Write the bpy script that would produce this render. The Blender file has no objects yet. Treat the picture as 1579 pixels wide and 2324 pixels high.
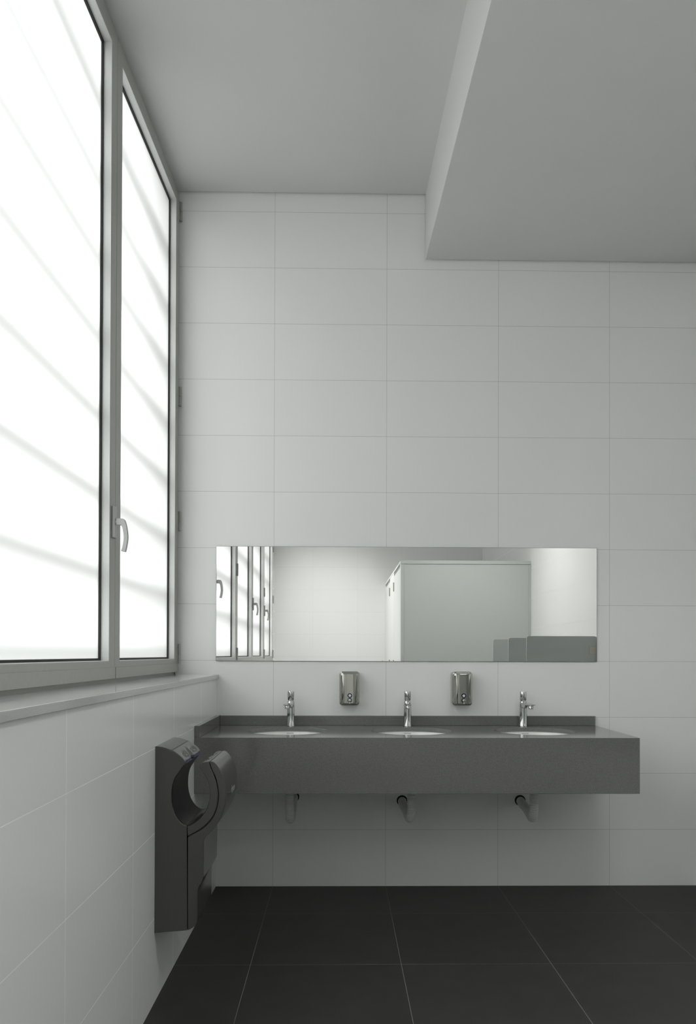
import bpy, bmesh, math, random
from mathutils import Vector, Matrix
PI = math.pi
S = bpy.context.scene
COL = S.collection
random.seed(4)

# ------------------------------------------------------------------ camera
CX, CZ, CD, FPX = 0.64787, 1.2347, 4.09192, 1740.33
YAW, ROLL, PITCH, PX, PY = 0.01692, 0.00282, 0.00798, 797.33, 1470.92

def cam_ray(x, y):
    dx, dy = x - PX, y - PY
    c, s = math.cos(-ROLL), math.sin(-ROLL)
    X, Y = c * dx - s * dy, s * dx + c * dy
    v = Vector((X / FPX, 1, -Y / FPX))
    c, s = math.cos(PITCH), math.sin(PITCH)
    v = Vector((v.x, c * v.y - s * v.z, s * v.y + c * v.z))
    c, s = math.cos(YAW), math.sin(YAW)
    return Vector((c * v.x + s * v.y, -s * v.x + c * v.y, v.z))

f0 = cam_ray(PX, PY)
right = (cam_ray(PX + 100, PY) - f0).normalized()
up = (cam_ray(PX, PY - 100) - f0).normalized()
fwd = f0.normalized()
cd = bpy.data.cameras.new('camera')
cam = bpy.data.objects.new('camera', cd)
COL.objects.link(cam)
M = Matrix((right, up, -fwd)).transposed().to_4x4()
M.translation = Vector((CX, -CD, CZ))
cam.matrix_world = M
cd.sensor_fit = 'VERTICAL'
cd.sensor_height = 36.0
cd.sensor_width = 24.46
cd.lens = FPX / 2324 * 36.0
cd.shift_x = (789.5 - PX) / 2324
cd.shift_y = -(1162.0 - PY) / 2324
cd.clip_start = 0.02
S.camera = cam

# ------------------------------------------------------------------ light
SKY = 4.5            # overcast sky outside the frosted windows
FILL_A, FILL_B = 18.5, 14.5   # watts of the two unseen fill lamps added further back in the room
w = bpy.data.worlds.new('overcast_sky')
S.world = w
w.use_nodes = True
bg = w.node_tree.nodes['Background']
wn, wl = w.node_tree.nodes, w.node_tree.links
wt = wn.new('ShaderNodeTexCoord'); wsx = wn.new('ShaderNodeSeparateXYZ'); wr = wn.new('ShaderNodeValToRGB')
wm = wn.new('ShaderNodeMapRange'); wm.inputs['From Min'].default_value = -1; wm.inputs['From Max'].default_value = 1
wl.new(wt.outputs['Generated'], wsx.inputs[0]); wl.new(wsx.outputs['Z'], wm.inputs['Value']); wl.new(wm.outputs[0], wr.inputs['Fac'])
GROUND, HORIZON, ZENITH = 0.12, 0.42, 1.1
cr = wr.color_ramp.elements
cr[0].position = 0.0; cr[0].color = (GROUND, GROUND, GROUND * 0.97, 1)
cr[1].position = 1.0; cr[1].color = (ZENITH * 0.985, ZENITH, ZENITH, 1)
e = cr.new(0.47); e.color = (GROUND, GROUND, GROUND * 0.97, 1)
e = cr.new(0.52); e.color = (HORIZON, HORIZON, HORIZON * 0.99, 1)
wl.new(wr.outputs['Color'], bg.inputs[0])
bg.inputs[1].default_value = SKY
S.view_settings.view_transform = 'Standard'
S.view_settings.look = 'None'
S.view_settings.exposure = 0.17
S.view_settings.gamma = 1.0
S.view_settings.use_curve_mapping = False
cy = S.cycles
cy.max_bounces = 12
cy.diffuse_bounces = 8
cy.glossy_bounces = 6
cy.transmission_bounces = 8
cy.use_denoising = True
cy.sample_clamp_indirect = 6.0
cy.caustics_reflective = True
cy.caustics_refractive = True

# ------------------------------------------------------------------ materials
def new_mat(name):
    m = bpy.data.materials.new(name)
    m.use_nodes = True
    return m, m.node_tree, m.node_tree.nodes['Principled BSDF']

def mat(name, col, rough=0.5, metal=0.0, spec=0.5, noise=0.0, nscale=20, coat=0.0, bump=0.0):
    m, nt, b = new_mat(name)
    b.inputs['Base Color'].default_value = (*col, 1)
    b.inputs['Roughness'].default_value = rough
    b.inputs['Metallic'].default_value = metal
    b.inputs['Specular IOR Level'].default_value = spec
    b.inputs['Coat Weight'].default_value = coat
    b.inputs['Coat Roughness'].default_value = 0.06
    if noise or bump:
        tc = nt.nodes.new('ShaderNodeTexCoord')
        nz = nt.nodes.new('ShaderNodeTexNoise')
        nz.inputs['Scale'].default_value = nscale
        nz.inputs['Detail'].default_value = 4
        nt.links.new(tc.outputs['Object'], nz.inputs['Vector'])
        if noise:
            r = nt.nodes.new('ShaderNodeMapRange')
            r.inputs['From Min'].default_value = 0.3
            r.inputs['From Max'].default_value = 0.7
            r.inputs['To Min'].default_value = 1 - noise
            r.inputs['To Max'].default_value = 1 + noise
            nt.links.new(nz.outputs['Fac'], r.inputs['Value'])
            mx = nt.nodes.new('ShaderNodeVectorMath')
            mx.operation = 'SCALE'
            mx.inputs[0].default_value = col
            nt.links.new(r.outputs[0], mx.inputs['Scale'])
            nt.links.new(mx.outputs[0], b.inputs['Base Color'])
        if bump:
            bp = nt.nodes.new('ShaderNodeBump')
            bp.inputs['Strength'].default_value = bump
            bp.inputs['Distance'].default_value = 0.002
            nt.links.new(nz.outputs['Fac'], bp.inputs['Height'])
            nt.links.new(bp.outputs[0], b.inputs['Normal'])
    return m

def tile_mat(name, col, grout, ax_u, off_u, per_u, ax_v, off_v, per_v, jw=0.0022, rough=0.2,
             noise=0.0, nscale=6, var=0.0, fine=0.0, spec=0.5):
    """tiles laid on two world axes; joints are jw wide"""
    m, nt, b = new_mat(name)
    N, L = nt.nodes, nt.links
    g = N.new('ShaderNodeNewGeometry')
    sx = N.new('ShaderNodeSeparateXYZ')
    L.new(g.outputs['Position'], sx.inputs[0])
    def mth(op, a, bb=None, cc=None):
        n = N.new('ShaderNodeMath'); n.operation = op
        for i, v in enumerate((a, bb, cc)):
            if v is None: continue
            if isinstance(v, (int, float)): n.inputs[i].default_value = v
            else: L.new(v, n.inputs[i])
        return n.outputs[0]
    masks, cells = [], []
    for ax, off, per in ((ax_u, off_u, per_u), (ax_v, off_v, per_v)):
        t = mth('DIVIDE', mth('SUBTRACT', sx.outputs[ax], off), per)
        cells.append(mth('FLOOR', t))
        fr = mth('SUBTRACT', t, mth('FLOOR', mth('ADD', t, 0.5)))   # -.5 .. .5 around the joint
        d = mth('MULTIPLY', mth('ABSOLUTE', fr), per)
        masks.append(mth('SUBTRACT', 1.0, mth('SMOOTH_MIN', mth('DIVIDE', d, jw), 1.0, 0.0)))
    mask = mth('MAXIMUM', masks[0], masks[1])
    mask = mth('MULTIPLY', mask, 1.6)
    mask = mth('MINIMUM', mask, 1.0)
    cb = N.new('ShaderNodeCombineXYZ'); L.new(cells[0], cb.inputs[0]); L.new(cells[1], cb.inputs[1])
    wn = N.new('ShaderNodeTexWhiteNoise'); wn.noise_dimensions = '3D'; L.new(cb.outputs[0], wn.inputs['Vector'])
    nz = N.new('ShaderNodeTexNoise'); nz.inputs['Scale'].default_value = nscale; nz.inputs['Detail'].default_value = 6
    L.new(g.outputs['Position'], nz.inputs['Vector'])
    nf = N.new('ShaderNodeTexNoise'); nf.inputs['Scale'].default_value = 260; nf.inputs['Detail'].default_value = 2
    L.new(g.outputs['Position'], nf.inputs['Vector'])
    k = mth('ADD', 1.0, mth('MULTIPLY', mth('SUBTRACT', wn.outputs['Value'], 0.5), var))
    k = mth('ADD', k, mth('MULTIPLY', mth('SUBTRACT', nz.outputs['Fac'], 0.5), noise))
    k = mth('ADD', k, mth('MULTIPLY', mth('SUBTRACT', nf.outputs['Fac'], 0.5), fine))
    sc = N.new('ShaderNodeVectorMath'); sc.operation = 'SCALE'; sc.inputs[0].default_value = col
    L.new(k, sc.inputs['Scale'])
    mx = N.new('ShaderNodeMix'); mx.data_type = 'RGBA'
    L.new(mask, mx.inputs['Factor']); L.new(sc.outputs[0], mx.inputs['A'])
    mx.inputs['B'].default_value = (*grout, 1)
    L.new(mx.outputs['Result'], b.inputs['Base Color'])
    rr = mth('ADD', rough, mth('MULTIPLY', mask, 0.5))
    L.new(rr, b.inputs['Roughness'])
    b.inputs['Specular IOR Level'].default_value = spec
    return m

def stone_mat(name, lo, hi, rough=0.25):
    m, nt, b = new_mat(name)
    N, L = nt.nodes, nt.links
    g = N.new('ShaderNodeNewGeometry')
    a = N.new('ShaderNodeTexNoise'); a.inputs['Scale'].default_value = 430; a.inputs['Detail'].default_value = 2
    c = N.new('ShaderNodeTexVoronoi'); c.inputs['Scale'].default_value = 420
    L.new(g.outputs['Position'], a.inputs['Vector']); L.new(g.outputs['Position'], c.inputs['Vector'])
    mx = N.new('ShaderNodeMix'); mx.data_type = 'FLOAT'; mx.inputs['Factor'].default_value = 0.35
    L.new(a.outputs['Fac'], mx.inputs['A']); L.new(c.outputs['Distance'], mx.inputs['B'])
    r = N.new('ShaderNodeValToRGB')
    r.color_ramp.elements[0].position = 0.33; r.color_ramp.elements[0].color = (*lo, 1)
    r.color_ramp.elements[1].position = 0.62; r.color_ramp.elements[1].color = (*hi, 1)
    L.new(mx.outputs['Result'], r.inputs['Fac']); L.new(r.outputs[0], b.inputs['Base Color'])
    b.inputs['Roughness'].default_value = rough
    return m

TILE = (0.875, 0.88, 0.87)
M_back = tile_mat('glazed_wall_tile_back', TILE, (0.50, 0.505, 0.495), 0, 0.302, 0.6, 2, 0.0, 0.3, var=0.012, jw=0.0013)
M_left = tile_mat('glazed_wall_tile_side', TILE, (0.98, 0.98, 0.96), 1, -0.45, 0.6, 2, 0.0, 0.3, var=0.012, jw=0.0012)  # highlights along the joint edges are put into the paler grout colour
M_far = tile_mat('glazed_wall_tile_far', TILE, (0.70, 0.70, 0.68), 0, 0.302, 0.6, 2, 0.0, 0.3, var=0.012, jw=0.0014)
M_right = tile_mat('glazed_wall_tile_right', TILE, (0.62, 0.62, 0.60), 1, -0.45, 0.6, 2, 0.0, 0.3, var=0.012)
M_floor = tile_mat('dark_floor_tile', (0.030, 0.0295, 0.0285), (0.18, 0.175, 0.165), 0, 0.302, 0.6, 1, -0.43, 0.6,
                   rough=0.55, noise=0.5, nscale=9, var=0.10, fine=0.5, jw=0.0015, spec=0.35)
M_ceil = mat('painted_plaster', (0.67, 0.675, 0.66), 0.9, noise=0.01, nscale=3, spec=0.2)
M_quartz = stone_mat('grey_quartz', (0.125, 0.125, 0.121), (0.205, 0.205, 0.199), 0.11)
M_sill = stone_mat('grey_sill_stone', (0.49, 0.49, 0.48), (0.56, 0.56, 0.55), 0.10)
M_alu = mat('anodised_aluminium', (0.42, 0.425, 0.405), 0.42, 0.35, noise=0.03, nscale=60)
M_handle = mat('satin_metal', (0.50, 0.51, 0.50), 0.38, 0.3)
M_bead = mat('pale_aluminium_bead', (0.70, 0.71, 0.70), 0.35, 0.15)
M_gasket = mat('black_rubber', (0.012, 0.012, 0.012), 0.6)
M_chrome = mat('polished_chrome', (0.56, 0.575, 0.58), 0.05, 1.0)
M_steel = mat('polished_stainless_steel', (0.47, 0.465, 0.43), 0.08, 1.0)
M_porc = mat('white_porcelain', (0.86, 0.86, 0.84), 0.08, coat=0.4)
M_mirror = mat('mirror_silver', (0.955, 0.955, 0.945), 0.0, 1.0)
M_edge = mat('glass_edge', (0.10, 0.13, 0.12), 0.2)
M_dry = mat('grey_metallic_plastic', (0.105, 0.105, 0.103), 0.20, 0.45, spec=0.5, noise=0.05, nscale=300)
M_dryd = mat('dark_smooth_plastic', (0.006, 0.006, 0.007), 0.28, spec=0.3)
M_seam = mat('black_seam', (0.006, 0.006, 0.006), 0.7)
M_blue = mat('deep_blue_plastic', (0.05, 0.06, 0.45), 0.3)
M_logo = mat('silver_print', (0.45, 0.46, 0.45), 0.4)
M_pipe = mat('grey_white_plastic', (0.68, 0.69, 0.68), 0.4)
M_black = mat('black_void', (0.004, 0.004, 0.004), 0.9)
M_lam = mat('white_laminate', (0.80, 0.81, 0.79), 0.35)
M_side = mat('grey_green_laminate', (0.50, 0.525, 0.50), 0.45)
M_screen = mat('smoked_screen_laminate', (0.41, 0.44, 0.42), 0.35)
M_clip = mat('brushed_bracket_metal', (0.42, 0.40, 0.35), 0.35, 0.9)
M_window = mat('clear_lens', (0.72, 0.72, 0.85), 0.1)
M_out = mat('render_outside', (0.6, 0.6, 0.58), 0.9)

def pane_mat():
    m, nt, b = new_mat('frosted_glass')
    N, L = nt.nodes, nt.links
    N.remove(b)
    out = N['Material Output']
    rf = N.new('ShaderNodeBsdfRefraction'); rf.inputs['Color'].default_value = (0.93, 0.945, 0.94, 1)
    rf.inputs['Roughness'].default_value = 1.0; rf.inputs['IOR'].default_value = 1.30
    m2 = N.new('ShaderNodeMixShader'); m2.inputs[0].default_value = 0.40
    tr = N.new('ShaderNodeBsdfTranslucent'); tr.inputs['Color'].default_value = (0.90, 0.92, 0.915, 1)
    gl = N.new('ShaderNodeBsdfGlossy'); gl.inputs['Roughness'].default_value = 0.28
    fr = N.new('ShaderNodeFresnel'); fr.inputs['IOR'].default_value = 1.45
    mx = N.new('ShaderNodeMixShader')
    L.new(fr.outputs[0], mx.inputs[0]); L.new(tr.outputs[0], m2.inputs[1]); L.new(rf.outputs[0], m2.inputs[2]); L.new(m2.outputs[0], mx.inputs[1]); L.new(gl.outputs[0], mx.inputs[2])
    L.new(mx.outputs[0], out.inputs['Surface'])
    return m
M_pane = pane_mat()

# ------------------------------------------------------------------ helpers
def empty(name, loc, label=None, cat=None, group=None, kind=None, parent=None):
    o = bpy.data.objects.new(name, None)
    COL.objects.link(o)
    o.empty_display_size = 0.05
    o.location = loc
    tag(o, label, cat, group, kind)
    return o

def tag(o, label=None, cat=None, group=None, kind=None):
    if label: o['label'] = label
    if cat: o['category'] = cat
    if group: o['group'] = group
    if kind: o['kind'] = kind
    return o

def wpos(o):
    p = Vector((0, 0, 0))
    while o is not None:
        p += Vector(o.location); o = o.parent
    return p

def obj(name, bm, m, parent=None, origin=None, bevel=0, seg=3, ang=40, smooth=True, sharp=35, kind=None, label=None):
    """bm holds world coordinates; links ONE mesh object"""
    base = wpos(parent) if parent else Vector(origin or (0, 0, 0))
    bmesh.ops.recalc_face_normals(bm, faces=bm.faces[:])
    bmesh.ops.translate(bm, verts=bm.verts[:], vec=-base)
    me = bpy.data.meshes.new(name)
    bm.to_mesh(me); bm.free()
    me.materials.append(m)
    if smooth:
        for p in me.polygons: p.use_smooth = True
        me.set_sharp_from_angle(angle=math.radians(sharp))
    o = bpy.data.objects.new(name, me)
    COL.objects.link(o)
    if parent: o.parent = parent
    else: o.location = base
    if bevel:
        b = o.modifiers.new('bevel', 'BEVEL')
        b.width = bevel; b.segments = seg; b.limit_method = 'ANGLE'; b.angle_limit = math.radians(ang)
        b.harden_normals = True
    tag(o, label=label, kind=kind)
    return o

def B(): return bmesh.new()

def box(bm, x0, x1, y0, y1, z0, z1):
    r = bmesh.ops.create_cube(bm, size=1)
    for v in r['verts']:
        v.co = Vector(((x0 + x1) / 2 + v.co.x * (x1 - x0), (y0 + y1) / 2 + v.co.y * (y1 - y0), (z0 + z1) / 2 + v.co.z * (z1 - z0)))
    return r['verts']

def hexa(bm, pts):
    """8 corners: bottom ring then top ring"""
    v = [bm.verts.new(p) for p in pts]
    for f in ((0, 1, 2, 3), (4, 5, 6, 7), (0, 1, 5, 4), (1, 2, 6, 5), (2, 3, 7, 6), (3, 0, 4, 7)):
        bm.faces.new([v[i] for i in f])
    return v

def prism(bm, pts2, a0, a1, plane='xz'):
    """extrude a closed 2-D outline between a0 and a1 along the third axis"""
    def P(p, a):
        if plane == 'xz': return (p[0], a, p[1])
        if plane == 'yz': return (a, p[0], p[1])
        return (p[0], p[1], a)
    A = [bm.verts.new(P(p, a0)) for p in pts2]
    Bv = [bm.verts.new(P(p, a1)) for p in pts2]
    n = len(pts2)
    bm.faces.new(A); bm.faces.new(Bv[::-1])
    for i in range(n): bm.faces.new((A[i], A[(i + 1) % n], Bv[(i + 1) % n], Bv[i]))

def cyl(bm, p0, p1, r0, r1=None, seg=32):
    p0, p1 = Vector(p0), Vector(p1)
    r1 = r0 if r1 is None else r1
    d = p1 - p0
    q = d.to_track_quat('Z', 'Y').to_matrix().to_4x4()
    q.translation = (p0 + p1) / 2
    bmesh.ops.create_cone(bm, cap_ends=True, segments=seg, radius1=r0, radius2=r1, depth=d.length, matrix=q)

def lathe(bm, prof, c, axis='z', seg=48):
    """prof: list of (r, h) revolved about an axis through c"""
    c = Vector(c)
    rings = []
    for r, h in prof:
        ring = []
        for i in range(seg):
            a = 2 * PI * i / seg
            u, v = r * math.cos(a), r * math.sin(a)
            p = Vector((u, v, h)) if axis == 'z' else (Vector((u, h, v)) if axis == 'y' else Vector((h, u, v)))
            ring.append(bm.verts.new(c + p))
        rings.append(ring)
    for a, b in zip(rings, rings[1:]):
        for i in range(seg): bm.faces.new((a[i], a[(i + 1) % seg], b[(i + 1) % seg], b[i]))
    for ring in (rings[0], rings[-1]):
        bm.faces.new(ring)

def tube(bm, path, radf, seg=24):
    path = [Vector(p) for p in path]
    n = len(path); rings = []
    ref = Vector((1, 0, 0))
    for i, p in enumerate(path):
        t = (path[min(i + 1, n - 1)] - path[max(i - 1, 0)]).normalized()
        a = (ref - t * ref.dot(t)).normalized(); b = t.cross(a)
        r = radf(i / (n - 1)) if callable(radf) else radf
        rings.append([bm.verts.new(p + (a * math.cos(2 * PI * k / seg) + b * math.sin(2 * PI * k / seg)) * r) for k in range(seg)])
    for a, b in zip(rings, rings[1:]):
        for k in range(seg): bm.faces.new((a[k], a[(k + 1) % seg], b[(k + 1) % seg], b[k]))
    bm.faces.new(rings[0]); bm.faces.new(rings[-1][::-1])

def spline(pts, n=6, closed=False):
    """Catmull-Rom through 2-D/3-D points"""
    P = [Vector(p) for p in pts]; out = []
    m = len(P)
    rng = range(m if closed else m - 1)
    for i in rng:
        if closed: p0, p1, p2, p3 = P[i - 1], P[i], P[(i + 1) % m], P[(i + 2) % m]
        else: p0, p1, p2, p3 = P[max(i - 1, 0)], P[i], P[i + 1], P[min(i + 2, m - 1)]
        for k in range(n):
            t = k / n
            out.append(0.5 * ((2 * p1) + (p2 - p0) * t + (2 * p0 - 5 * p1 + 4 * p2 - p3) * t * t + (3 * p1 - p0 - 3 * p2 + p3) * t ** 3))
    if not closed: out.append(P[-1])
    return [tuple(v) for v in out]

def text_mesh(name, fc):
    tmp = bpy.data.objects.new(name + '_curve', fc)
    COL.objects.link(tmp)
    bpy.context.view_layer.update()
    me = bpy.data.meshes.new_from_object(tmp.evaluated_get(bpy.context.evaluated_depsgraph_get()))
    bpy.data.objects.remove(tmp)
    me.name = name
    o = bpy.data.objects.new(name, me); COL.objects.link(o)
    return o

def dup(root, loc, rz=None, **props):
    r = root.copy(); COL.objects.link(r); r.location = loc
    if rz is not None: r.rotation_euler = (0, 0, rz)
    for k, v in props.items(): r[k] = v
    for ch in list(root.children):
        c = ch.copy(); COL.objects.link(c); c.parent = r
        for g in list(ch.children):
            d = g.copy(); COL.objects.link(d); d.parent = c
    return r

# ------------------------------------------------------------------ room
XR = 2.575          # right wall
YF = -6.20          # far wall, seen in the mirror
XW = -0.22          # outer window frame plane
ZS = 1.125          # sill top
def ztop(y): return 3.70 + 0.072 * y       # the ceiling rises towards the mirror wall

bm = B(); box(bm, -0.5, XR + 0.25, 0.0, 0.25, -0.1, 4.2); obj('wall_back', bm, M_back, kind='structure', smooth=False)
bm = B(); box(bm, -0.5, XR + 0.25, YF - 0.25, YF, -0.1, 4.2); obj('wall_far', bm, M_far, kind='structure', smooth=False)
bm = B(); box(bm, XR, XR + 0.25, YF, 0.0, -0.1, 4.2); obj('wall_right', bm, M_right, kind='structure', smooth=False)
bm = B(); box(bm, -0.36, 0.0, YF, 0.0, -0.1, ZS - 0.022); obj('wall_left', bm, M_left, kind='structure', smooth=False)
bm = B(); box(bm, -0.36, -0.212, YF, -5.86, ZS, 4.2); box(bm, -0.36, -0.285, YF, 0.0, 3.9, 4.2)
obj('wall_left_upper', bm, M_left, kind='structure', smooth=False)
bm = B(); box(bm, 0.0, XR, YF, 0.0, -0.1, 0.0); obj('floor', bm, M_floor, kind='structure', smooth=False)

ceil = B()
x0, x1 = -0.275, XR
gap = 0.012
yb, yf = -gap, YF
hexa(ceil, [(XW - 0.001, yb, ztop(yb)), (1.107, yb, ztop(yb)), (1.107, yf, ztop(yf)), (XW - 0.001, yf, ztop(yf)),
            (XW - 0.001, yb, ztop(yb) + 0.05), (1.107, yb, ztop(yb) + 0.05), (1.107, yf, ztop(yf) + 0.05), (XW - 0.001, yf, ztop(yf) + 0.05)])
ceiling = obj('ceiling', ceil, M_ceil, kind='structure', smooth=False)
sof = B()
def zsof(y): return 3.35 + 0.068 * y
hexa(sof, [(1.107, yb, zsof(yb)), (XR, yb, zsof(yb)), (XR, yf, zsof(yf)), (1.107, yf, zsof(yf)),
           (1.107, yb, 3.76), (XR, yb, 3.76), (XR, yf, 3.72), (1.107, yf, 3.72)])
obj('soffit', sof, M_ceil, ceiling, smooth=False, bevel=0.002, seg=2)
bm = B()
hexa(bm, [(x0, 0, ztop(0) + 0.08), (x1, 0, 3.78), (x1, yf, 3.74), (x0, yf, ztop(yf) + 0.08),
          (x0, 0, 4.1), (x1, 0, 4.1), (x1, yf, 4.1), (x0, yf, 4.1)])
obj('slab', bm, M_ceil, ceiling, smooth=False)

# window sill board
bm = B(); box(bm, -0.30, 0.012, YF, -0.001, ZS - 0.022, ZS)
obj('trim_1', bm, M_sill, kind='structure', bevel=0.0015, seg=2)

# fixed outer window frame (bottom, head, ends)
bm = B()
box(bm, XW - 0.06, XW, -5.86, -0.001, ZS, ZS + 0.022)
def headz(y): return ztop(y) - 0.012
hexa(bm, [(XW - 0.06, 0, headz(0) - 0.02), (XW, 0, headz(0) - 0.02), (XW, -5.86, headz(-5.86) - 0.02), (XW - 0.06, -5.86, headz(-5.86) - 0.02),
          (XW - 0.06, 0, headz(0) + 0.22), (XW, 0, headz(0) + 0.012), (XW, -5.86, headz(-5.86) + 0.012), (XW - 0.06, -5.86, headz(-5.86) + 0.5)])
box(bm, XW - 0.06, XW, -0.022, -0.001, ZS, headz(0))
box(bm, XW - 0.06, XW, -5.86, -5.83, ZS, headz(-5.86))
obj('trim_2', bm, M_alu, kind='structure', smooth=False)

# ------------------------------------------------------------------ windows
SF = -0.203                       # room face of the sashes
JO = [0.026, 1.16, 2.33, 3.50, 4.67, 5.845]
ZB = 1.139                        # sash foot
RAIL, STILE = 0.066, 0.068

def ring_frame(bm, ya, yb_, inset_o, inset_i, xa, xb):
    """rectangular ring with a raked head between planes xa (room side) and xb"""
    def corners(ins, x):
        lo, hi = ya - ins, yb_ + ins       # ya is nearer the back wall (less negative)
        return [(x, lo, ZB + ins), (x, hi, ZB + ins), (x, hi, headz(hi) - 0.008 - ins), (x, lo, headz(lo) - 0.008 - ins)]
    rings = [[bm.verts.new(p) for p in corners(i, x)] for i, x in ((inset_o, xa), (inset_i, xa), (inset_i, xb), (inset_o, xb))]
    for k in range(4):
        A, Bq = rings[k], rings[(k + 1) % 4]
        for i in range(4): bm.faces.new((A[i], A[(i + 1) % 4], Bq[(i + 1) % 4], Bq[i]))

def handle_mesh(parent, y, z):
    bm = B(); box(bm, SF, SF + 0.012, y - 0.0145, y + 0.0145, z - 0.060, z + 0.060)
    plate = obj('handle_plate', bm, M_handle, parent, bevel=0.003)
    bm = B()
    cyl(bm, (SF + 0.008, y, z + 0.001), (SF + 0.020, y, z + 0.001), 0.0085, 0.0085)
    obj('handle_neck', bm, M_handle, parent, bevel=0.0015)
    # lever: leaves the plate, turns and hangs down in a shallow bow
    pts = spline([(SF + 0.016, 0.013), (SF + 0.036, 0.013), (SF + 0.047, 0.006), (SF + 0.055, -0.025), (SF + 0.058, -0.06), (SF + 0.053, -0.095), (SF + 0.049, -0.112)], 5)
    inn = spline([(SF + 0.016, -0.011), (SF + 0.030, -0.011), (SF + 0.036, -0.016), (SF + 0.041, -0.035), (SF + 0.043, -0.062), (SF + 0.038, -0.095), (SF + 0.033, -0.109)], 5)
    bm = B()
    prism(bm, [(a, z + b) for a, b in pts + inn[::-1]], y - 0.009, y + 0.009, 'xz')
    obj('handle_lever', bm, M_handle, parent, bevel=0.003)

def hinge_mesh(parent, y, zc):
    bm = B()
    x = SF + 0.0062
    cyl(bm, (x, y, zc - 0.051), (x, y, zc - 0.0015), 0.0075, seg=20)
    cyl(bm, (x, y, zc + 0.0015), (x, y, zc + 0.051), 0.0075, seg=20)
    cyl(bm, (x, y, zc - 0.048), (x, y, zc + 0.048), 0.0045, seg=12)
    box(bm, SF - 0.002, SF + 0.002, y - 0.020, y + 0.006, zc - 0.05, zc + 0.05)
    obj('hinge', bm, M_alu, parent, bevel=0.0008, seg=1)

HZ = [(3.591, 2.601, 1.938, 1.235)]
for n in range(5):
    ya, yb_ = -JO[n], -JO[n + 1]
    g = 0.0015
    bm = B()
    ring_frame(bm, ya - g, yb_ + g, 0.0, STILE, SF, SF - 0.05)
    win = empty('window_%d' % (n + 1), (SF, (ya + yb_) / 2, ZB), kind='structure')
    win['label'] = ['tall frosted aluminium sash against the mirror wall', 'tall frosted sash with handle on its edge, second from the mirror wall',
                    'third frosted sash, seen only in the mirror', 'fourth frosted sash, seen only in the mirror', 'last frosted sash before the far wall, seen only in the mirror'][n]
    fr = obj('window_frame', bm, M_alu, win, bevel=0.0025, seg=2, ang=50)
    # step line milled on the bottom rail
    bm = B()
    box(bm, SF + 0.0002, SF + 0.004, yb_ + 0.0045, ya - 0.0045, ZB + 0.001, ZB + 0.044)
    obj('bottom_profile', bm, M_alu, win, bevel=0.0006, seg=1)
    bm = B()
    ring_frame(bm, ya - g, yb_ + g, STILE - 0.004, STILE + 0.0015, SF - 0.0012, SF - 0.0305)
    obj('glazing_bead', bm, M_bead, win, smooth=False)
    bm = B()
    ring_frame(bm, ya - g, yb_ + g, STILE - 0.002, STILE + 0.010, SF - 0.031, SF - 0.040)
    obj('gasket', bm, M_gasket, win, smooth=False)
    bm = B()
    lo, hi = ya - g - STILE + 0.01, yb_ + g + STILE - 0.01
    hexa(bm, [(SF - 0.038, lo, ZB + STILE - 0.01), (SF - 0.038, hi, ZB + STILE - 0.01), (SF - 0.044, hi, ZB + STILE - 0.01), (SF - 0.044, lo, ZB + STILE - 0.01),
              (SF - 0.038, lo, headz(lo) - STILE), (SF - 0.038, hi, headz(hi) - STILE), (SF - 0.044, hi, headz(hi) - STILE), (SF - 0.044, lo, headz(lo) - STILE)])
    # a single translucent sheet: keep only the room-side face
    for f in [f for f in bm.faces if abs(f.calc_center_median().x - (SF - 0.038)) > 1e-4]:
        bm.faces.remove(f)
    po = obj('pane', bm, M_pane, win, smooth=False)
    if po.data.polygons[0].normal.x < 0: po.data.flip_normals()
    if n in (1, 3): handle_mesh(win, ya - 0.034, 1.729)
    if n == 4: handle_mesh(win, ya - 0.034, 1.729)
    hy = {0: -0.0125, 1: -2.335, 2: -2.325, 3: -4.672, 4: -5.84}[n]
    if n != 2:
        for z in HZ[0]:
            if z > 3.4: z = headz(hy) - 0.10
            hinge_mesh(win, hy, z)

# outside: horizontal louvre bars behind the frosted glass, and an added eave to shade the pane tops
bm = B()
for k in range(9):
    z = 1.26 + 0.30 * k
    box(bm, -0.325, -0.308, -6.3, 0.15, z - 0.027, z + 0.027)
obj('trim_3', bm, M_out, kind='structure', smooth=False)
bm = B(); box(bm, -0.62, -0.36, -6.6, 0.4, 3.95, 4.1); obj('trim_4', bm, M_out, kind='structure', smooth=False)

# ------------------------------------------------------------------ mirror
mir = empty('wall_mirror', (1.014, 0, 1.2), 'long frameless wall mirror on white tiles above the basins', 'mirror')
bm = B(); box(bm, -0.002, 2.031, -0.0062, -0.0055, 1.1985, 1.8065); obj('mirror_glass', bm, M_mirror, mir, smooth=False)
bm = B(); box(bm, -0.0032, 2.0322, -0.0055, -0.0005, 1.1972, 1.8078); obj('mirror_edge', bm, M_edge, mir, smooth=False)

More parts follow.
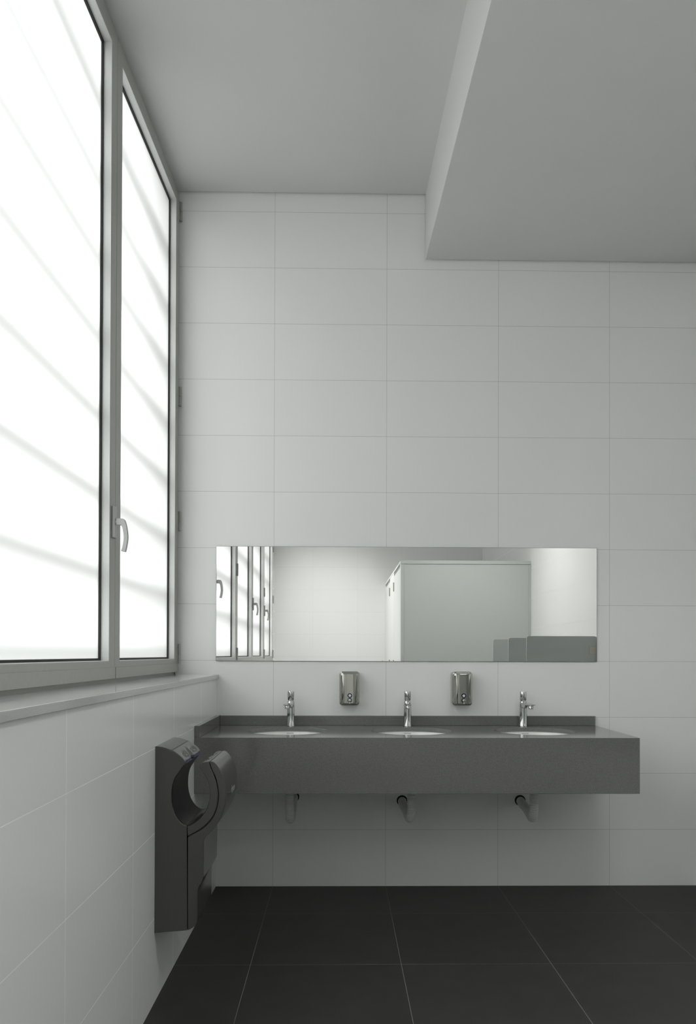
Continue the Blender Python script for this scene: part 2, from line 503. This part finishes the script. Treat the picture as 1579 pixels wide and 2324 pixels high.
# ------------------------------------------------------------------ counter
ZT, YC, XC = 0.8575, -0.625, 2.019
TH = 0.02
BAS = [(0.402, -0.312), (1.009, -0.312), (1.620, -0.312)]
RA, RB = 0.197, 0.190
ctr = empty('vanity_counter', (1.01, -0.3, 0.60), 'long grey speckled stone counter with deep front apron on the back wall', 'counter')
bm = B()
xs = [0.001, 0.7055, 1.3145, XC]
for i, (bx, by) in enumerate(BAS):
    X0, X1, Y0, Y1 = xs[i], xs[i + 1], YC + 0.0204, -0.001
    angs = [2 * PI * k / 72 for k in range(72)] + [math.atan2(y - by, x - bx) % (2 * PI) for x in (X0, X1) for y in (Y0, Y1)]
    angs = sorted(angs)
    def hit(a):
        c, s = math.cos(a), math.sin(a); t = 1e9
        if c > 1e-9: t = min(t, (X1 - bx) / c)
        if c < -1e-9: t = min(t, (X0 - bx) / c)
        if s > 1e-9: t = min(t, (Y1 - by) / s)
        if s < -1e-9: t = min(t, (Y0 - by) / s)
        return bx + c * t, by + s * t
    R = []
    for a in angs:
        ex, ey = bx + RA * math.cos(a), by + RB * math.sin(a)
        ox, oy = hit(a)
        R.append([bm.verts.new((ox, oy, ZT)), bm.verts.new((ex + .0015 * math.cos(a), ey + .0015 * math.sin(a), ZT)), bm.verts.new((ex, ey, ZT - .0015)),
                  bm.verts.new((ex, ey, ZT - TH)), bm.verts.new((ox, oy, ZT - TH))])
    n = len(R)
    for k in range(n):
        A, Q = R[k], R[(k + 1) % n]
        for j in range(4): bm.faces.new((A[j], Q[j], Q[j + 1], A[j + 1]))
bmesh.ops.remove_doubles(bm, verts=bm.verts[:], dist=1e-5)
# close the outer edge
edges = [e for e in bm.edges if e.is_boundary]
top_e = [e for e in edges if all(abs(v.co.z - ZT) < 1e-6 for v in e.verts)]
vmap = {}
for v in bm.verts:
    vmap[(round(v.co.x, 4), round(v.co.y, 4), round(v.co.z, 4))] = v
for e in top_e:
    a, b = e.verts
    lo = [vmap.get((round(v.co.x, 4), round(v.co.y, 4), round(ZT - TH, 4))) for v in (a, b)]
    if all(lo):
        try: bm.faces.new((a, b, lo[1], lo[0]))
        except ValueError: pass
obj('countertop', bm, M_quartz, ctr, sharp=30)
bm = B(); box(bm, 0.001, XC, YC, YC + 0.02, 0.604, ZT); obj('apron', bm, M_quartz, ctr, bevel=0.001, seg=1)
bm = B(); box(bm, XC - 0.02, XC, YC + 0.0205, -0.001, 0.604, ZT - TH - 0.0006); obj('end_panel', bm, M_quartz, ctr, bevel=0.001, seg=1)
bm = B(); box(bm, 0.023, XC, -0.021, -0.001, ZT + 0.0004, 0.908); obj('backsplash', bm, M_quartz, ctr, bevel=0.0012, seg=2)
bm = B(); box(bm, 0.001, 0.0225, YC, -0.001, ZT + 0.0004, 0.910); obj('side_splash', bm, M_quartz, ctr, bevel=0.0012, seg=2)
for x in (0.72, 1.31):
    bm = B(); box(bm, x - 0.02, x + 0.02, -0.60, -0.002, 0.76, 0.835)
    obj('bracket', bm, M_alu, ctr, smooth=False)

# ------------------------------------------------------------------ basins
def basin(bx, by, label, loc):
    root = empty('washbasin', (bx, by, 0.68), label, 'washbasin', 'undermount washbasins')
    bm = B()
    prof = [(1.10, 0.0), (1.035, 0.0), (1.01, -0.012), (0.985, -0.04), (0.93, -0.085), (0.82, -0.12), (0.60, -0.142), (0.30, -0.150), (0.125, -0.152)]
    outer = [(0.14, -0.165), (0.62, -0.156), (0.86, -0.133), (0.98, -0.09), (1.03, -0.04), (1.10, -0.012)]
    z0 = ZT - TH - 0.0008
    rings = []
    for s, h in prof + outer:
        rings.append([bm.verts.new((bx + RA * s * math.cos(2 * PI * k / 72), by + RB * s * math.sin(2 * PI * k / 72), z0 + h)) for k in range(72)])
    rings.append(rings[0])
    for a, b in zip(rings, rings[1:]):
        for k in range(72): bm.faces.new((a[k], a[(k + 1) % 72], b[(k + 1) % 72], b[k]))
    obj('bowl', bm, M_porc, root, sharp=60)
    bm = B(); lathe(bm, [(0.0235, -0.002), (0.0235, 0.001), (0.019, 0.003), (0.006, 0.003)], (bx, by, z0 - 0.1515)); obj('drain_ring', bm, M_chrome, root)
    bm = B(); lathe(bm, [(0.0095, 0.0), (0.0095, 0.002), (0.005, 0.003)], (bx, by + 0.162, z0 - 0.074), axis='y'); obj('overflow_ring', bm, M_chrome, root)
    # small dark printed mark inside the rear of the bowl
    fc = bpy.data.curves.new('maker_mark', 'FONT'); fc.body = 'SANITANA'; fc.size = 0.0068; fc.align_x = 'CENTER'; fc.extrude = 0.0001
    fc.materials.append(M_seam); fc.space_character = 1.1
    t = text_mesh('maker_mark', fc); t.parent = root
    t.location = Vector((bx - 0.002, -0.1232, 0.8240)) - Vector((bx, by, 0.68))
    t.rotation_euler = (math.radians(78), 0, 0)
    return root
BL = ['left oval undermount washbasin, the one nearest the window wall', 'middle oval undermount washbasin between the two soap dispensers',
      'right oval undermount washbasin, nearest the free end of the counter']
b0 = basin(*BAS[0], BL[0], None)
for k in (1, 2):
    dup(b0, (BAS[k][0], BAS[k][1], 0.68), label=BL[k])

# ------------------------------------------------------------------ taps
def tap(x, y, label, rz):
    root = empty('basin_tap', (0, 0, ZT), label, 'tap', 'chrome taps behind the basins')
    z = ZT + 0.0003
    bm = B(); lathe(bm, [(0.0225, 0.0), (0.0225, 0.004), (0.0215, 0.006), (0.0212, 0.06), (0.0195, 0.112), (0.018, 0.128), (0.0165, 0.132)], (0, 0, z)); obj('body', bm, M_chrome, root)
    bm = B(); lathe(bm, [(0.0145, 0.131), (0.0145, 0.1365)], (0, 0, z)); obj('collar', bm, M_chrome, root)
    bm = B(); lathe(bm, [(0.0165, 0.1365), (0.0175, 0.138), (0.0175, 0.180), (0.0165, 0.1825), (0.013, 0.1815), (0.002, 0.1810)], (0, 0, z)); obj('knob', bm, M_chrome, root)
    # spout: broad flat-topped arm, thick at the body and thin at its lip
    bm = B()
    secs = [(-0.008, 0.0165, 0.092, 0.126), (-0.030, 0.0170, 0.097, 0.1255), (-0.060, 0.0172, 0.104, 0.1240), (-0.090, 0.0175, 0.109, 0.1225), (-0.112, 0.0180, 0.1125, 0.1213), (-0.122, 0.0178, 0.1165, 0.1205)]
    rings = []
    for yy, hw, zl, zh in secs:
        zm = zl + (zh - zl) * 0.55
        ring = [(-hw, zh), (hw, zh), (hw * 0.98, zm), (hw * 0.66, zl + 0.002), (0, zl), (-hw * 0.66, zl + 0.002), (-hw * 0.98, zm)]
        rings.append([bm.verts.new((a, yy, z + b)) for a, b in ring])
    for a, b in zip(rings, rings[1:]):
        for k in range(7): bm.faces.new((a[k], a[(k + 1) % 7], b[(k + 1) % 7], b[k]))
    bm.faces.new(rings[0]); bm.faces.new(rings[-1][::-1])
    obj('spout', bm, M_chrome, root, bevel=0.0015, seg=2, ang=30, sharp=50)
    bm = B(); lathe(bm, [(0.0128, 0.0), (0.0128, 0.013), (0.011, 0.016)], (0, -0.102, z + 0.0985)); aer = obj('aerator', bm, M_chrome, root)
    bm = B(); cyl(bm, (0, -0.102, z + 0.0975), (0, -0.102, z + 0.0995), 0.0105); obj('outlet_mesh', bm, M_black, aer)
    bm = B()
    for k in range(2): cyl(bm, (0.0172, -0.004, z + 0.150 + 0.016 * k), (0.0180, -0.0045, z + 0.150 + 0.016 * k), 0.0014, seg=10)
    obj('index_dot', bm, M_logo, root)
    root.location = (x, y, ZT); root.rotation_euler = (0, 0, rz)
    return root
TL = ['left chrome cylinder tap, behind the basin by the window wall', 'middle chrome cylinder tap pointing straight out between the soap dispensers',
      'right chrome cylinder tap with its spout swung to the right']
tx = [(0.3995, math.radians(-7)), (1.011, math.radians(-3)), (1.620, math.radians(9))]
t0 = tap(tx[0][0], -0.07, TL[0], tx[0][1])
for k in (1, 2): dup(t0, (tx[k][0], -0.07, ZT), tx[k][1], label=TL[k])

# ------------------------------------------------------------------ soap dispensers
def rrect(x0, x1, z0, z1, r, n=8):
    out = []
    for cx, cz, a0 in ((x1 - r, z1 - r, 0), (x0 + r, z1 - r, PI / 2), (x0 + r, z0 + r, PI), (x1 - r, z0 + r, 3 * PI / 2)):
        for k in range(n + 1):
            a = a0 + PI / 2 * k / n
            out.append((cx + r * math.cos(a), cz + r * math.sin(a)))
    return out
def dispenser(x, z, label):
    root = empty('soap_dispenser', (0, 0, 0), label, 'soap dispenser', 'steel soap dispensers on the wall')
    bm = B()
    # loft of rounded rectangles from wall to front
    secs = [(-0.0008, 0.0, 0), (-0.064, 0.0, 0), (-0.070, 0.0015, 0), (-0.0715, 0.004, 0), (-0.073, 0.0045, 0), (-0.086, 0.0045, 0), (-0.090, 0.0055, .25), (-0.0930, 0.0075, .6), (-0.0948, 0.0105, .85), (-0.0955, 0.0135, 1)]
    rings = []
    for yy, ins, bow in secs:
        rings.append([bm.verts.new((a, yy - 0.005 * bow * (1 - (a / 0.0525) ** 2), b)) for a, b in rrect(-0.0525 + ins, 0.0525 - ins, -0.089 + ins, 0.089 - ins, 0.0165 - ins * 0.55, 10)])
    m = len(rings[0])
    for a, b in zip(rings, rings[1:]):
        for k in range(m): bm.faces.new((a[k], a[(k + 1) % m], b[(k + 1) % m], b[k]))
    bm.faces.new(rings[0])
    # gently bowed front of pressed sheet steel: upright strips between the top and bottom rims
    h = m // 2
    topr, botr = rings[-1][:h], rings[-1][h:][::-1]
    xl, xr_, ny = topr[10].co.x, topr[11].co.x, 14
    tp, bt = topr[:11], botr[:11]
    for k in range(1, ny):
        x_ = xl + (xr_ - xl) * k / ny
        yv = -0.0955 - 0.005 * (1 - (x_ / 0.0525) ** 2)
        tp.append(bm.verts.new((x_, yv, topr[10].co.z))); bt.append(bm.verts.new((x_, yv, botr[10].co.z)))
    tp += topr[11:]; bt += botr[11:]
    for k in range(len(tp) - 1):
        bm.faces.new((tp[k], tp[k + 1], bt[k + 1], bt[k]))
    # the plain rim edge opposite the strips shares the same bow
    for rim in (tp, bt):
        bm.faces.new(rim[10:10 + ny + 1])
    case = obj('case', bm, M_steel, root, sharp=50)
    for zz in (-0.048, -0.008):
        for sx in (-1, 1):
            bm = B(); cyl(bm, (sx * 0.0515, -0.045, zz), (sx * 0.0534, -0.045, zz), 0.0025, seg=12)
            obj('rivet', bm, M_chrome, case)
    bm = B(); lathe(bm, [(0.0120, -0.0974), (0.0120, -0.1032), (0.0105, -0.1038), (0.0098, -0.1020)], (0.0018, 0, -0.0355), axis='y'); obj('sight_ring', bm, M_black, root)
    bm = B(); lathe(bm, [(0.0072, -0.0995), (0.0072, -0.1040), (0.004, -0.1048)], (0.0018, 0, -0.0355), axis='y'); obj('sight_glass', bm, M_window, root)
    bm = B(); lathe(bm, [(0.0122, -0.0974), (0.0122, -0.1030), (0.0100, -0.1038)], (0.0018, 0, -0.0605), axis='y'); obj('nozzle_ring', bm, M_black, root)
    bm = B(); lathe(bm, [(0.0085, -0.100), (0.0085, -0.106), (0.0095, -0.109), (0.0095, -0.117), (0.0075, -0.120), (0.002, -0.121)], (0.0018, 0, -0.0605), axis='y'); obj('push_button', bm, M_chrome, root)
    bm = B(); tube(bm, [(0.0018, -0.110, -0.066), (0.0018, -0.114, -0.071), (0.0018, -0.118, -0.077)], 0.0038, 12); obj('spout_tip', bm, M_chrome, root)
    root.location = (x, 0, z); root['label'] = label
    return root
d0 = dispenser(0.7058, 1.0552, 'polished steel soap dispenser below the mirror, between the left and middle taps')
dup(d0, (1.3000, 0, 1.0552), label='polished steel soap dispenser below the mirror, between the middle and right taps')

# ------------------------------------------------------------------ drain pipes
def drain(xp, xh, zh, zlow, label):
    root = empty('drain_pipe', (xp, -0.30, zlow), label, 'drain pipe', 'drain hoses under the counter')
    bm = B(); cyl(bm, (xp, -0.312, 0.545), (xp, -0.312, 0.672), 0.0205); obj('tailpipe', bm, M_pipe, root, bevel=0.001, seg=1)
    pts = spline([(xp, -0.312, 0.560), (xp, -0.312, 0.520), (xp, -0.305, 0.465), (xp + (xh - xp) * .2, -0.275, zlow + 0.023), (xp + (xh - xp) * .4, -0.225, zlow + 0.026),
                  (xp + (xh - xp) * .7, -0.15, zlow + 0.04), (xh, -0.07, zh - 0.012), (xh, -0.006, zh)], 26)
    bm = B(); tube(bm, pts, lambda t: 0.0212 + 0.0018 * math.sin(t * 2 * PI * 36), 24)
    obj('corrugated_hose', bm, M_pipe, root, sharp=80)
    bm = B(); cyl(bm, (xh, -0.0025, zh), (xh, -0.0005, zh), 0.0285); obj('wall_hole', bm, M_black, root, smooth=False)
    return root
drain(0.4105, 0.413, 0.476, 0.395, 'corrugated grey drain hose under the counter, nearest the hand dryer')
drain(1.0095, 0.989, 0.455, 0.398, 'corrugated grey drain hose under the middle of the counter')
drain(1.6165, 1.621, 0.456, 0.400, 'corrugated grey drain hose under the right end of the counter')

# ------------------------------------------------------------------ hand dryer
Y0, Y1 = -1.362, -1.060
def dp(a, b): return (-0.003 + (a - 135) * 0.0003497 + 0.0035, 0.907 - (b - 330) * 0.0003483)
dry = empty('hand_dryer', (0.0, (Y0 + Y1) / 2, 0.247), 'dark grey wall-mounted hand dryer with open curved slot', 'hand dryer')

def loft_y(bm, prof, disp, ys):
    rings = []
    for y, t in ys:
        rings.append([bm.verts.new((p[0] + disp(i, t)[0], y, p[1] + disp(i, t)[1])) for i, p in enumerate(prof)])
    n = len(prof)
    for a, b in zip(rings, rings[1:]):
        for i in range(n): bm.faces.new((a[i], a[(i + 1) % n], b[(i + 1) % n], b[i]))
    bm.faces.new(rings[0]); bm.faces.new(rings[-1][::-1])

ucurve = [(425, 522), (405, 548), (370, 600), (330, 665), (308, 740), (300, 840), (308, 930), (335, 1020), (380, 1090), (425, 1128), (456, 1140)]
lipc = spline([(281, 363), (315, 376), (350, 398), (380, 421), (405, 443), (424, 468), (434, 492), (432, 510)], 3) + spline([(425, 522), (405, 548), (374, 595)], 3)
hous = [dp(*p) for p in lipc] + [dp(*p) for p in spline([(368, 604), (330, 665), (308, 740), (300, 840), (308, 930), (335, 1020), (380, 1090), (425, 1128), (456, 1140)], 4)] \
    + [dp(457, 1250), dp(462, 1700), dp(466, 2199), dp(133, 2225), dp(133, 332), dp(170, 333), dp(205, 338), dp(240, 348)]
nose = hous
NL = len(lipc)
def gs(t, c, w): return math.exp(-((t - c) / w) ** 2)
def lipdisp(i, t):
    if i >= NL: return (0, 0)
    a, b = lipc[i][0], lipc[i][1]
    s = max(0.0, min(1.0, (a - 330) / 100)) if b < 525 else max(0.0, 1 - (b - 522) / 60)
    s = s * s * (3 - 2 * s)
    notch = gs(t, 0.50, 0.06)
    dent = gs(t, 0.27, 0.11) + gs(t, 0.74, 0.11)
    upper = max(0.0, 1 - abs(b - 440) / 42) if b < 500 else 0.0
    upper = upper * upper * (3 - 2 * upper)
    dx = -0.013 * s * notch - 0.006 * upper * dent
    dz = -0.008 * upper * dent + 0.003 * s * notch
    return (dx, dz)
ys = [(Y0 + (Y1 - Y0) * k / 48, k / 48) for k in range(49)]
bm = B(); loft_y(bm, hous, lipdisp, ys); obj('rear_housing', bm, M_dry, dry, bevel=0.003, ang=60, sharp=50)
sx_, sz_ = dp(300, 370)
bm = B(); cyl(bm, (sx_, Y0 + 0.002, sz_ - 0.0004), (sx_, Y1 - 0.002, sz_ - 0.0004), 0.0011, seg=10)
obj('top_seam', bm, M_seam, dry)
# blue slit line tucked under the lip
kk = min(range(NL), key=lambda i: abs(lipc[i][0] - 432) + abs(lipc[i][1] - 506))
bm = B()
pth = [(nose[kk][0] + lipdisp(kk, t)[0] + 0.0006, y, nose[kk][1] + lipdisp(kk, t)[1]) for y, t in ys[3:-3]]
tube(bm, pth, 0.0011, 8)
obj('air_slit', bm, M_blue, dry)
# dark liner of the slot, from under the lip round to the arm
inner_far = [(456, 1140), (500, 1130), (560, 1090), (620, 1030), (665, 950), (688, 860), (690, 790), (680, 720), (655, 660), (620, 600), (597, 567)]
cl = [Vector(dp(*p)) for p in spline(ucurve + inner_far[1:], 5)]
bm = B()
off = []
for i, p in enumerate(cl):
    t = (cl[min(i + 1, len(cl) - 1)] - cl[max(i - 1, 0)]).normalized()
    nrm = Vector((-t.y, t.x))
    off.append(nrm)
shell = [(p + n * 0.0012) for p, n in zip(cl, off)] + [(p - n * 0.002) for p, n in zip(cl, off)][::-1]
prism(bm, [tuple(v) for v in shell], Y0 + 0.007, Y1 - 0.007)
obj('slot_liner', bm, M_dryd, dry, sharp=50)
# inner arm
arm = [dp(*p) for p in spline([(459, 1142), (500, 1131), (560, 1091), (620, 1031), (665, 951), (688, 861), (690, 790), (680, 720), (655, 660), (620, 600), (594, 565)], 4)] \
    + [dp(*p) for p in spline([(588, 545), (589, 525), (602, 500), (625, 489), (650, 486), (679, 485)], 3)] \
    + [dp(*p) for p in spline([(681, 510), (698, 560), (738, 650), (763, 750), (770, 830), (760, 930), (730, 1020), (685, 1088), (616, 1155), (546, 1200), (464, 1245)], 4)]
AN = len(arm)
def armdisp(i, t):
    x, z = arm[i]
    if z < 0.79 or x > 0.186: return (0, 0)
    k = min(1.0, (0.186 - x) / 0.02)
    d = gs(t, 0.30, 0.13) + gs(t, 0.74, 0.13)
    top = 1.0 if z > 0.842 else 0.5
    return (0.012 * k * d, -0.002 * k * d * top)
bm = B(); loft_y(bm, arm, armdisp, ys); obj('inner_arm', bm, M_dry, dry, bevel=0.0025, ang=50, sharp=50)
# dark core seen as the thin seam between the shells
core = [dp(*p) for p in [(470, 1248), (470, 2190), (475, 2190), (620, 1300), (700, 1110), (772, 930), (778, 830), (768, 740), (705, 562), (690, 500), (680, 500), (690, 562), (736, 660), (755, 750), (760, 830), (745, 930), (720, 1010), (670, 1085), (600, 1150), (540, 1190)]]
bm = B(); prism(bm, core[::-1], Y0 + 0.003, Y1 - 0.003); obj('seam_core', bm, M_seam, dry, smooth=False)
cov = [dp(*p) for p in spline([(685, 485), (722, 489), (762, 528), (800, 590), (832, 670), (848, 760), (850, 860), (838, 940), (810, 1030), (765, 1120), (720, 1180), (670, 1230), (642, 1260), (630, 1296)], 4)] \
    + [dp(*p) for p in [(628, 1480), (627, 1655)]] + [dp(*p) for p in spline([(622, 1685), (600, 1727), (576, 1768), (569, 1815), (568, 1900)], 3)] + [dp(567, 2080)] \
    + [dp(*p) for p in spline([(566, 2110), (545, 2152), (500, 2184), (472, 2197)], 3)] + [dp(468, 1700), dp(467, 1254)] \
    + [dp(*p) for p in spline([(551, 1209), (622, 1164), (693, 1095), (739, 1023), (769, 930), (779, 830), (772, 750), (747, 650), (707, 560), (688, 510)], 4)]
bm = B(); prism(bm, cov, Y0, Y1); cover = obj('front_cover', bm, M_dry, dry, bevel=0.0045, ang=50, sharp=40)
# printed word on the cover
fc = bpy.data.curves.new('logo', 'FONT'); fc.body = 'dyson'; fc.size = 0.040; fc.extrude = 0.0002
fc.materials.append(M_logo)
t = text_mesh('logo', fc); t.parent = cover
t.location = Vector((dp(850, 860)[0] + 0.0006, Y0 + 0.135, 0.716)) - wpos(cover)
t.matrix_basis = Matrix.Translation(t.location) @ Matrix(((0, 0, 1, 0), (1, 0, 0, 0), (0, 1, 0, 0), (0, 0, 0, 1)))

# ------------------------------------------------------------------ toilet cubicles (reflected in the mirror)
cub = empty('toilet_cubicles', (1.9, -4.9, 0), 'white toilet cubicle block with grey-green side panel, seen in the mirror', 'toilet cubicle')
YP, XS, ZC = -3.575, 1.27, 2.175
bm = B(); box(bm, XS + 0.03, XR - 0.02, YP - 0.012, YP, 0.12, ZC - 0.036); obj('side_panel', bm, M_side, cub, bevel=0.001, seg=1)
bm = B(); box(bm, XS - 0.004, XR - 0.001, YP - 0.016, YP + 0.006, ZC - 0.035, ZC); obj('head_rail', bm, M_side, cub, bevel=0.001, seg=1)
bm = B(); box(bm, XS, XS + 0.03, YP - 0.03, YP + 0.004, 0.0, ZC - 0.0355); obj('corner_post', bm, M_side, cub, bevel=0.002, seg=2)
bm = B(); box(bm, XR - 0.02, XR - 0.001, YP - 0.02, YP + 0.004, 0.0, ZC - 0.0355); obj('wall_post', bm, M_side, cub, bevel=0.001, seg=1)
bm = B(); box(bm, XS - 0.002, XS + 0.016, YF + 0.001, YP - 0.017, ZC - 0.02, ZC); obj('front_rail', bm, M_lam, cub, smooth=False)
bm = B(); box(bm, XS, XS + 0.014, YP - 0.095, YP - 0.031, 0.12, ZC - 0.021); obj('front_post', bm, M_lam, cub, smooth=False)
bm = B(); box(bm, XS, XS + 0.014, -5.195, -4.515, 0.12, ZC - 0.021); obj('pilaster', bm, M_lam, cub, smooth=False)
bm = B(); box(bm, XS, XS + 0.014, YF + 0.001, -6.06, 0.12, ZC - 0.021); obj('pilaster', bm, M_lam, cub, smooth=False)
for a, b, hy in ((-4.505, -3.69, -4.510), (-6.05, -5.205, -5.200)):
    bm = B(); box(bm, XS, XS + 0.014, a, b, 0.12, ZC - 0.062); dr = obj('door', bm, M_lam, cub, bevel=0.001, seg=1)
    for z in (1.99, 1.12, 0.3):
        bm = B(); cyl(bm, (XS - 0.006, hy, z - 0.05), (XS - 0.006, hy, z + 0.05), 0.007, seg=14); box(bm, XS - 0.004, XS - 0.0005, hy - 0.018, hy + 0.018, z - 0.046, z + 0.046)
        obj('hinge', bm, M_clip, dr)
    lk = b if hy < -5 else b
    yk = (b - 0.05) if hy > -5 else (a + 0.05)
    bm = B(); cyl(bm, (XS - 0.04, yk, 1.13), (XS - 0.0005, yk, 1.13), 0.012, seg=16); cyl(bm, (XS - 0.05, yk, 1.13), (XS - 0.036, yk, 1.13), 0.022, seg=20)
    obj('door_knob', bm, M_clip, dr, bevel=0.002, seg=2)
bm = B(); box(bm, XS + 0.03, XR - 0.002, -4.86, -4.85, 0.12, ZC - 0.03); obj('divider_panel', bm, M_side, cub, smooth=False)

# ------------------------------------------------------------------ urinal screens (reflected in the mirror)
def screen(y, label):
    root = empty('urinal_screen', (XR, 0, 1.0), label, 'urinal screen', 'urinal screens on the right wall')
    bm = B(); prism(bm, rrect(2.045, XR - 0.004, 0.66, 1.374, 0.02), -0.006, 0.006); obj('screen_panel', bm, M_screen, root, bevel=0.001, seg=1)
    for z in (1.268, 0.80):
        bm = B(); box(bm, 2.511, XR - 0.001, 0.0062, 0.009, z - 0.026, z + 0.026); box(bm, 2.511, XR - 0.001, -0.009, -0.0062, z - 0.026, z + 0.026)
        box(bm, XR - 0.004, XR - 0.001, -0.02, 0.02, z - 0.026, z + 0.026)
        obj('wall_bracket', bm, M_clip, root, bevel=0.0008, seg=1)
    root.location = (XR, y, 1.0)
    return root
s0 = screen(-1.60, 'smoked grey urinal screen closest to the mirror, darkest in its reflection')
dup(s0, (XR, -2.21, 1.0), label='middle grey urinal screen reflected in the mirror, between its two neighbours')
dup(s0, (XR, -2.83, 1.0), label='urinal screen nearest the cubicle side panel in the mirror reflection')

# ------------------------------------------------------------------ added fill lamps with housings (behind and above the camera's view)
def fill_lamp(x, y, z, watts, label):
    root = empty('fill_lamp', (x, y, z - 0.05), label, 'added fill lamp', 'added fill lamps')
    bm = B(); box(bm, x - 0.32, x + 0.32, y - 0.32, y + 0.32, z - 0.012, z + 0.03); obj('housing', bm, M_lam, root, bevel=0.003, seg=2)
    ld = bpy.data.lights.new('fill_light', 'AREA'); ld.shape = 'SQUARE'; ld.size = 0.58; ld.energy = watts; ld.spread = math.radians(125)
    ld.color = (1.0, 0.995, 0.98)
    lo = bpy.data.objects.new('fill_light', ld); COL.objects.link(lo); lo.parent = root; lo.location = (0, 0, 0.034)
    return root
fill_lamp(0.55, -4.95, ztop(-4.95), FILL_A, 'added square fill lamp over the aisle beside the cubicles')
fill_lamp(1.80, -2.60, zsof(-2.60), FILL_B, 'added square fill lamp under the lowered ceiling by the urinal screens')
